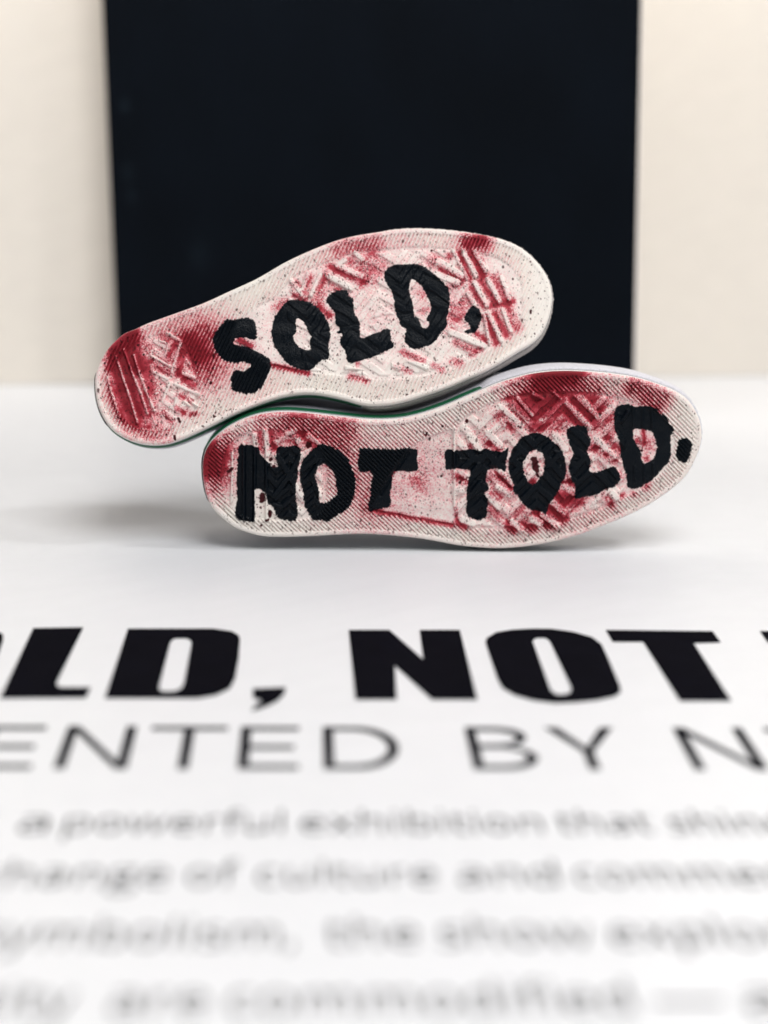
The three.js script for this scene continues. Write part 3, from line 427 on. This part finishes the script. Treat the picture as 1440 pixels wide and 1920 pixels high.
// the sneaker lying on top of it
const b1 = zoom(160, 560, 6), b2 = zoom(380, 560, 5.54), b3 = zoom(500, 420, 6), b4 = zoom(600, 580, 5.143), b5 = zoom(700, 420, 6), b6 = zoom(820, 420, 6);
const tilt = 0.32, yaw = -0.04;
buildShoe({
  name: 'sneaker_001', label: 'white sneaker resting on top of the other one, SOLD. painted on its red spattered sole',
  origin: hit(640, 748, V3(0, 0, rest.z - 0.003), V3(0, 0, 1)), normal: V3(Math.sin(yaw) * Math.cos(tilt), Math.sin(tilt), Math.cos(yaw) * Math.cos(tilt)), axis: V3(Math.cos(yaw), 0, -Math.sin(yaw)), mid: [600, 630],
  outline: P(178, 727, 180, 698, 198, 660, 215, 640, 235, 624, 253, 617, 277, 606, 327, 588, 384, 567, 431, 545.5, 480, 523, 533, 492.5, 567, 476, 600, 462, 633, 450, 667, 441.5, 707, 435, 740, 430, 767, 428, 817, 429, 867, 434, 905, 440, 943, 449, 975, 462, 1000, 481, 1019, 503, 1031, 526, 1036, 552, 1034, 575, 1030, 593, 1021, 615, 1009, 632, 993, 646)
    .concat(P(970, 660, 945, 676, 912, 695, 878, 710, 833, 729, 794, 742, 765, 751, 736, 757.5, 709, 760, 682, 759, 649, 750, 619, 743, 588, 738.5, 560, 739, 530, 744, 506, 751, 470, 764, 434, 779, 398, 797, 368, 811, 335, 825, 310, 832, 277, 833, 252, 828, 227, 817, 207, 802, 193, 782, 183, 758)),
  zones: [
    P(205, 705, 220, 680, 240, 655, 262, 640, 300, 626, 335, 632, 355, 660, 368, 705, 372, 735, 362, 770, 325, 793, 290, 806, 250, 798, 218, 760),
    P(436, 640, 445, 605, 475, 580, 520, 553, 548, 522, 590, 500, 640, 480, 690, 470, 740, 464, 800, 462, 860, 468, 910, 476, 950, 492, 975, 522, 980, 560, 975, 600, 955, 632, 915, 656, 870, 681, 820, 698, 770, 708, 715, 711, 660, 707, 620, 702, 575, 698, 540, 692, 505, 682, 470, 660),
  ],
  zigs: [
    { area: P(552, 524, 590, 506, 640, 486, 690, 476, 740, 470, 800, 468, 860, 474, 880, 530, 870, 565, 720, 592, 560, 625, 540, 600), at: [570, 557], turn: 0.208, half: 46, pitch: 32, slope: 1, h: 0.5 },
    { area: P(570, 640, 720, 603, 870, 576, 905, 650, 870, 676, 820, 692, 770, 702, 715, 705, 660, 701, 620, 696, 575, 692), at: [620, 660], turn: 0.208, half: 46, pitch: 32, slope: 1, h: 0.4 },
    { area: P(284, 640, 330, 640, 352, 665, 368, 735, 356, 765, 310, 790, 290, 740), at: [322, 700], turn: 0.208, half: 26, pitch: 24, slope: 1, h: 0.5 },
  ],
  ribAngle: -0.40, ribPeriod: 6.5, ribBend: 0, toeFade: 960,
  bars: [
    B(5, 218, 668, 232, 710, 245, 748, 258, 792), B(5, 233, 655, 248, 698, 262, 732, 277, 775), B(5, 251, 665, 262, 700, 276, 738, 290, 770), B(5, 202, 707, 212, 743, 225, 782), B(8, 340, 640, 322, 698), B(7, 340, 640, 315, 625), B(7, 283, 667, 320, 687), B(9, 288, 697, 313, 710), B(9, 343, 700, 365, 708), B(9, 328, 720, 373, 740), B(6, 298, 638, 315, 645, 310, 667), B(4, 350, 665, 357, 690), B(6, 335, 737, 327, 760), B(6, 355, 750, 370, 762), B(8, 318, 717, 305, 752), B(7, 345, 752, 355, 760), B(4, 280, 770, 292, 795),
    B(10, 633, 498, 678, 518), B(9, 633, 498, 647, 487), B(9, 666, 475, 680, 486), B(10, 615, 517, 658, 540), B(8, 602, 513, 583, 553), B(8, 578, 513, 567, 545), B(8, 547, 527, 570, 557), B(3, 516, 584, 522, 568, 535, 562), B(3, 523, 586, 529, 575),
    B(12, 822, 490, 865, 517), B(12, 818, 514, 858, 530), B(7, 850, 470, 877, 523), B(9, 868, 470, 893, 517), B(8, 890, 472, 911, 507), B(9, 890, 530, 913, 573), B(9, 915, 523, 937, 565), B(9, 878, 550, 890, 570), B(9, 915, 587, 940, 637), B(8, 943, 580, 958, 620), B(6, 908, 590, 917, 643), B(11, 845, 623, 907, 648), B(8, 940, 520, 955, 560),
    B(4, 844, 565, 880, 548), B(4, 880, 605, 850, 620), B(5, 898, 590, 912, 585), B(8, 650, 690, 690, 700), B(8, 712, 676, 750, 690), B(8, 757, 672, 800, 690),
    G(5, 506, 683, 545, 692, 579, 699), G(7, 700, 680, 722, 690), G(6, 760, 655, 790, 668), G(6, 690, 715, 660, 704), G(5, 436, 640, 470, 655),
  ],
  red: [
    R(0.17, 90, 300, 700), R(0.17, 50, 330, 610), R(0.19, 50, 405, 640), R(0.10, 80, 640, 500), R(0.13, 95, 860, 540), R(0.06, 90, 700, 600), R(0.06, 60, 540, 600), R(0.07, 70, 470, 700), R(0.02, 140, 800, 680), R(0.06, 40, 750, 450),
    R(3.2, 13, 219, 660, 247, 630), R(3, 15, 235, 668, 254, 684), R(0.8, 8, 205, 690, 212, 668), R(0.7, 30, 235, 690, 262, 770), R(0.5, 14, 215, 740, 245, 790), R(0.6, 24, 250, 650), R(0.32, 40, 380, 650), R(1.6, 8, 213, 682, 227, 727), R(1.2, 7, 227, 727, 238, 760, 253, 793), R(1.9, 7, 230, 675, 243, 718), R(1.3, 6, 243, 718, 253, 752, 263, 777), R(1, 5, 205, 718, 215, 760, 232, 790), R(0.8, 6, 267, 743, 280, 778), R(0.6, 14, 277, 693, 285, 730),
    R(1, 8, 327, 652, 316, 673), R(1.1, 8, 343, 660, 334, 698), R(1.3, 6, 337, 703, 363, 723), R(1, 6, 283, 677, 315, 697), R(0.7, 7, 305, 632, 327, 643), R(2.2, 15, 356, 640, 374, 668), R(0.7, 28, 365, 650, 385, 690), R(1, 4, 335, 740, 358, 752), R(1.2, 5, 333, 767, 345, 773), R(1, 5, 308, 775, 320, 788), R(0.8, 4, 357, 777, 367, 775), R(0.8, 4, 278, 800), R(0.35, 20, 260, 800, 300, 815), R(0.4, 22, 395, 625),
    R(1.5, 4, 506, 683, 545, 692, 577, 699), R(1.2, 5, 449, 637, 470, 648), R(1.4, 6, 600, 578, 620, 593), R(0.7, 7, 520, 575, 533, 565),
    R(1.2, 7, 620, 500, 640, 510, 680, 528), R(0.9, 7, 580, 520, 573, 548), R(0.8, 9, 608, 520, 593, 570), R(1.1, 8, 660, 493), R(0.8, 8, 555, 533), R(1.2, 5, 552, 552, 572, 562), R(0.45, 16, 640, 464, 700, 458), R(0.7, 10, 697, 480, 680, 503), R(0.6, 14, 690, 520, 710, 500), R(0.8, 6, 623, 537, 635, 545),
    R(1.6, 5, 860, 475, 880, 521), R(1.4, 8, 885, 477, 905, 515), R(1.1, 5, 827, 503, 868, 524), R(1.6, 15, 878, 456, 903, 453), R(0.6, 12, 812, 488), R(0.9, 6, 842, 479), R(0.9, 5, 883, 537, 907, 573), R(1, 6, 903, 527, 930, 570), R(0.7, 8, 928, 523, 953, 567), R(0.9, 6, 920, 573, 960, 563), R(1.3, 6, 910, 593, 930, 642), R(1.15, 7, 928, 587, 950, 627), R(0.7, 9, 950, 575, 967, 612), R(1, 5, 892, 625, 913, 638), R(0.9, 5, 852, 640, 890, 658), R(0.7, 6, 848, 676, 862, 680), R(0.8, 5, 843, 537, 862, 532), R(0.8, 5, 855, 600, 872, 590), R(0.6, 8, 790, 550), R(0.6, 5, 790, 585, 800, 580), R(0.9, 5, 885, 664, 900, 655), R(0.7, 5, 755, 660, 795, 676), R(0.6, 5, 657, 705, 686, 714), R(0.5, 4, 740, 687, 770, 697), R(0.6, 5, 812, 685, 828, 692), R(0.4, 5, 670, 682), R(0.5, 12, 865, 570, 880, 560), R(0.5, 20, 845, 590),
  ],
  drips: [K(3, 258, 646), K(3, 269, 664), K(3.5, 367, 681), K(3.5, 395, 718), K(3, 327, 818, 328, 823), K(2.6, 399, 690), K(2.6, 691, 528), K(2.4, 809, 469), K(2.4, 817, 486), K(2.4, 996, 581, 996, 585), K(2, 962, 522), K(2, 764, 689), K(2, 738, 709), K(2.6, 334, 784, 337, 790), K(2.4, 278, 726), K(2, 301, 720)],
  spatter: 19000, ridge: 0.7, groove: 0.8,
  letters: [
    { label: 'black brush-painted letter S on the ribbed waist', outer: b2(250, 210, 330, 220, 400, 200, 470, 190, 530, 225, 560, 350, 545, 420, 430, 405, 330, 415, 320, 460, 440, 490, 520, 525, 620, 575, 705, 640, 695, 740, 640, 860, 580, 950, 500, 985, 400, 975, 320, 950, 300, 900, 305, 790, 330, 745, 440, 745, 505, 690, 430, 660, 330, 665, 220, 640, 130, 530, 105, 430, 130, 350, 200, 260), holes: [] },
    { label: 'black brush-painted letter O with a narrow slit inside', outer: b2(890, 15, 1000, 10, 1130, 40, 1220, 120, 1300, 240, 1330, 350, 1310, 500, 1310, 625, 1240, 640, 1170, 700, 1080, 745, 980, 720, 880, 670, 790, 560, 720, 420, 715, 300, 740, 200, 800, 110), holes: [b2(990, 200, 1060, 260, 1090, 330, 1125, 390, 1110, 450, 1115, 530, 1040, 520, 980, 470, 940, 400, 975, 330, 970, 250)] },
    { label: 'black brush-painted letter L with ragged edges', outer: b3(670, 870, 700, 790, 820, 740, 910, 745, 930, 810, 975, 830, 975, 930, 1000, 1020, 1050, 1110).concat(b4(385, 180, 400, 270, 480, 250, 620, 190, 670, 185, 690, 300, 715, 350, 600, 420, 430, 485, 280, 515, 255, 470, 240, 400, 190, 320, 215, 240, 165, 225, 180, 190, 150, 130), b3(760, 1000, 720, 940)), holes: [] },
    { label: 'black brush-painted letter D on the ball of the sole', outer: b5(120, 560, 180, 480, 340, 450, 420, 450, 500, 445, 590, 490, 680, 560, 740, 610, 800, 670, 860, 750, 860, 900, 830, 1060).concat(b4(1225, 150, 1150, 250, 1110, 310, 1030, 355, 950, 380, 870, 370, 815, 300, 825, 190, 780, 150, 745, 60), b5(245, 970, 220, 800, 140, 650)), holes: [b5(430, 620, 500, 660, 570, 740, 610, 830, 645, 900, 630, 1000, 600, 1080).concat(b4(1050, 130, 1030, 180, 990, 170, 950, 90), b5(470, 1030, 440, 880, 405, 740))] },
    { label: 'black brush-painted full stop with a hooked tail', outer: b6(375, 930, 450, 930, 490, 1000, 495, 1080, 470, 1150, 440, 1210, 350, 1230, 300, 1210, 370, 1170, 350, 1120, 300, 1070, 330, 1000), holes: [] },
  ],
  taupe: true, bumper: [[710, 434.5], [682, 759]], heel: [[207, 802], [183, 690]], heelMid: [180, 740], toeMid: [1036, 560],
});

// ---------------------------------------------------------------- lettering on the table
const ink = new THREE.MeshPhysicalMaterial({ specularIntensity: 0.03, map: speckleTexture([0.004, 0.004, 0.0065], 0.25, 128, 14, 1, 61), roughness: 0.9 });
const flat = ([px, py]) => { const v = onTable(px, py); return new THREE.Vector2(v.x, -v.z); };
function sticker(name, shapes, parent, label) {
  const geo = new THREE.ExtrudeGeometry(shapes, { depth: 0.00035, bevelEnabled: false, curveSegments: 16 }); geo.rotateX(-Math.PI / 2); geo.translate(0, 0.0001, 0);
  const c = parent.position; geo.translate(-c.x, -c.y, -c.z);
  const m = mesh(name, geo, ink, parent); if (label) m.userData.label = label; return m;
}
function line(name, label, px, py) { const g = new THREE.Group(); g.name = name; g.userData = { label, category: 'lettering' }; g.position.copy(onTable(px, py)); scene.add(g); return g; }
{
  const z5 = zoom(0, 1100, 2), z6 = zoom(720, 1100, 2);
  const head = line('headline_lettering', 'large heavy black headline OLD, NOT T printed across the white table', 720, 1310);
  const put = (label, outer, hole) => { const s = new THREE.Shape(outer.map(flat)); if (hole) s.holes.push(new THREE.Path(hole.map(flat))); sticker('letter', s, head, label); };
  put('letter O cut by the left edge', P(-150, 1179, -40, 1179, -8, 1183, 6, 1191, 6, 1202, -8, 1240, -40, 1285, -60, 1302, -90, 1312, -210, 1312, -230, 1300, -235, 1270, -190, 1200), P(-120, 1200, -102, 1200, -92, 1206, -150, 1285, -165, 1293, -185, 1293, -190, 1284, -135, 1206));
  put('first letter L', z5(125, 158, 312, 155, 215, 355, 212, 370, 225, 380, 340, 380, 322, 418, 0, 420));
  put('letter D', z5(480, 160, 800, 160, 870, 170, 895, 185, 900, 200, 895, 270, 882, 345, 862, 383, 810, 408, 740, 420, 393, 420), z5(660, 195, 700, 195, 715, 202, 719, 214, 690, 365, 678, 385, 655, 395, 612, 396, 597, 388, 598, 372, 638, 212, 646, 200));
  put('comma', z5(948, 385, 1072, 380, 1065, 405, 1040, 430, 1000, 450, 945, 468, 955, 448, 985, 428, 950, 420));
  put('letter N', P(654, 1182.5, 730, 1182.5, 794, 1238, 787, 1182.5, 862, 1182.5, 895, 1312.5, 810, 1312.5, 740, 1248, 744, 1312.5, 666.5, 1312.5));
  put('letter O', z6(385, 195, 420, 174, 480, 164, 560, 160, 630, 161, 710, 172, 780, 192, 815, 218, 840, 270, 885, 375, 888, 395, 865, 413, 800, 427, 720, 435, 640, 438, 560, 428, 490, 408, 445, 382, 425, 345, 390, 240, 381, 210), z6(557, 208, 562, 198, 575, 193, 605, 193, 622, 205, 703, 380, 700, 398, 680, 407, 645, 407, 625, 390));
  put('first letter T', z6(832, 165, 1232, 170, 1262, 210, 1160, 213, 1302, 430, 1110, 430, 972, 208, 858, 208));
  put('letter T cut by the right edge', P(1425, 1184.5, 1640, 1186, 1662, 1206, 1600, 1207, 1690, 1316, 1590, 1316, 1500, 1206, 1440, 1205.5));

  const sub = line('subtitle_lettering', 'thin wide capitals ENTED BY NT printed in dark ink below the headline', 720, 1442);
  const bl = onTable(575, 1442.5), ct = onTable(575, 1364), hC = bl.z - ct.z, X = (px) => onTable(px, 1442.5).x, t = X(595) - X(575), th = t * 0.95;
  const shp = (pts, x0, w) => new THREE.Shape(pts.map(([u, v]) => new THREE.Vector2(x0 + u, -bl.z + v)));
  const E = (w) => P(0, 0, w, 0, w, th, t, th, t, hC / 2 - th / 2, w * 0.92, hC / 2 - th / 2, w * 0.92, hC / 2 + th / 2, t, hC / 2 + th / 2, t, hC - th, w, hC - th, w, hC, 0, hC);
  const Nn = (w) => P(0, 0, t, 0, t, hC - t * 1.7, w - t * 1.1, 0, w, 0, w, hC, w - t, hC, w - t, t * 1.7, t * 1.1, hC, 0, hC);
  const Tt = (w) => P(w / 2 - t / 2, 0, w / 2 + t / 2, 0, w / 2 + t / 2, hC - th, w, hC - th, w, hC, 0, hC, 0, hC - th, w / 2 - t / 2, hC - th);
  const Yy = (w) => P(w / 2 - t / 2, 0, w / 2 + t / 2, 0, w / 2 + t / 2, hC * 0.42, w, hC, w - t * 1.25, hC, w / 2, hC * 0.5, t * 1.25, hC, 0, hC, w / 2 - t / 2, hC * 0.42);
  const bowl = (x, yb, yt, w, ins) => { const o = []; const r = (yt - yb) / 2, rx = Math.min(w * 0.55, r * 1.1); o.push([x, yb], [w - rx, yb]); for (let a = 1; a < 16; a++) { const s = -Math.PI / 2 + Math.PI * a / 16; o.push([w - rx + rx * Math.cos(s), (yb + yt) / 2 + r * Math.sin(s)]); } o.push([w - rx, yt], [x, yt]); return o; };
  const letter = (ch, xa, xb, label) => {
    const x0 = X(xa), w = X(xb) - x0; let s;
    if (ch === 'E') s = shp(E(w), x0); if (ch === 'N') s = shp(Nn(w), x0); if (ch === 'T') s = shp(Tt(w), x0); if (ch === 'Y') s = shp(Yy(w), x0);
    if (ch === 'D') { s = shp(bowl(0, 0, hC, w), x0); s.holes.push(shp(bowl(t, th, hC - th, w - t), x0)); }
    if (ch === 'B') { const m = hC * 0.53, a = bowl(0, 0, m, w), b = bowl(0, m, hC, w * 0.92); s = shp(a.slice(0, -1).concat(b.slice(1)), x0); s.holes.push(shp(bowl(t, th, m - th / 2, w - t), x0), shp(bowl(t, m + th / 2, hC - th, w * 0.92 - t), x0)); }
    sticker('letter', s, sub, label);
  };
  letter('E', -58, 57, 'thin letter E cut by the left edge'); letter('N', 100, 237, 'first thin letter N'); letter('T', 267, 418, 'first thin letter T'); letter('E', 445, 560, 'thin letter E before D'); letter('D', 607, 753, 'thin letter D');
  letter('B', 889, 1016, 'thin letter B'); letter('Y', 1049, 1183, 'thin letter Y'); letter('N', 1303, 1440, 'second thin letter N'); letter('T', 1483, 1634, 'thin letter T cut by the right edge');

  const font = await new FontLoader().loadAsync('fonts/droid/droid_sans_regular.typeface.json');
  const rows = [
    ['first paragraph line, a powerful exhibition that, blurred grey print under the subtitle', 1562, 1533, [['a', 32, 86], ['powerful', 118, 530], ['exhibition', 565, 1020], ['that', 1050, 1228], ['shines', 1262, 1530]]],
    ['second paragraph line, change of culture and, strongly blurred print', 1661, 1629, [['exchange', -170, 312], ['of', 350, 446], ['culture', 482, 820], ['and', 864, 1050], ['commerce', 1085, 1580]]],
    ['third paragraph line with the word show, very blurred print', 1776, 1738, [['symbolism,', -50, 552], ['the', 612, 786], ['show', 826, 1115], ['explores', 1152, 1600]]],
    ['lowest paragraph line with the word commodified, most blurred print at the bottom', 1903, 1860, [['identity', -290, 132], ['are', 205, 385], ['commodified', 428, 1192], ['\u2014', 1236, 1366], ['a', 1408, 1475]]],
  ];
  for (const [label, yb, yx, words] of rows) {
    const g = line('paragraph_line', label, 720, yb); g.userData.category = 'lettering';
    if (scene.children.filter((o) => o.name.startsWith('paragraph_line')).length > 1) g.name = 'paragraph_line_' + String(scene.children.filter((o) => o.name.startsWith('paragraph_line')).length - 1).padStart(3, '0');
    const base = onTable(720, yb).z, xh = base - onTable(720, yx).z;
    for (const [txt, xa, xb] of words) {
      const x0 = onTable(xa, yb).x, w = onTable(xb, yb).x - x0;
      const thin = (path, dirn) => {   // a light weight of the letter: every contour drawn in towards the stroke's middle
        const p = path.getPoints(6), o = []; if (p.length > 1 && p[0].distanceTo(p[p.length - 1]) < 1e-6) p.pop();
        const q = p.filter((v, i) => v.distanceTo(p[(i + 1) % p.length]) > 1e-5), sg = THREE.ShapeUtils.isClockWise(q) ? 1 : -1;
        q.forEach((v, i) => { const a = q[(i + q.length - 1) % q.length], b = q[(i + 1) % q.length], u = v.clone().sub(a).normalize(), s = b.clone().sub(v).normalize(), n = new THREE.Vector2(u.y + s.y, -u.x - s.x).normalize(), c = Math.max(0.6, n.x * u.y - n.y * u.x); o.push(v.clone().addScaledVector(n, dirn * sg * 0.016 / c)); });
        return o;
      };
      const shapes = font.generateShapes(txt, 1).map((sh) => { const out = thin(sh, 1), t = new THREE.Shape(out); t.holes = sh.holes.map((h) => { const pts = h.getPoints(6); return new THREE.Path(thin(h, -1)); }); return t; });
      let m0 = 1e9, m1 = -1e9; for (const s of shapes) for (const p of s.getPoints(6)) { m0 = Math.min(m0, p.x); m1 = Math.max(m1, p.x); }
      const geo = new THREE.ExtrudeGeometry(shapes, { depth: 0.0003, bevelEnabled: false, curveSegments: 5 });
      geo.translate(-m0, 0, 0); geo.scale(w / (m1 - m0), xh / 0.74, 1); geo.rotateX(-Math.PI / 2); geo.translate(x0 - g.position.x, 0.0001, base - g.position.z);
      mesh('word', geo, ink, g);
    }
  }
}
renderer.render(scene, camera);
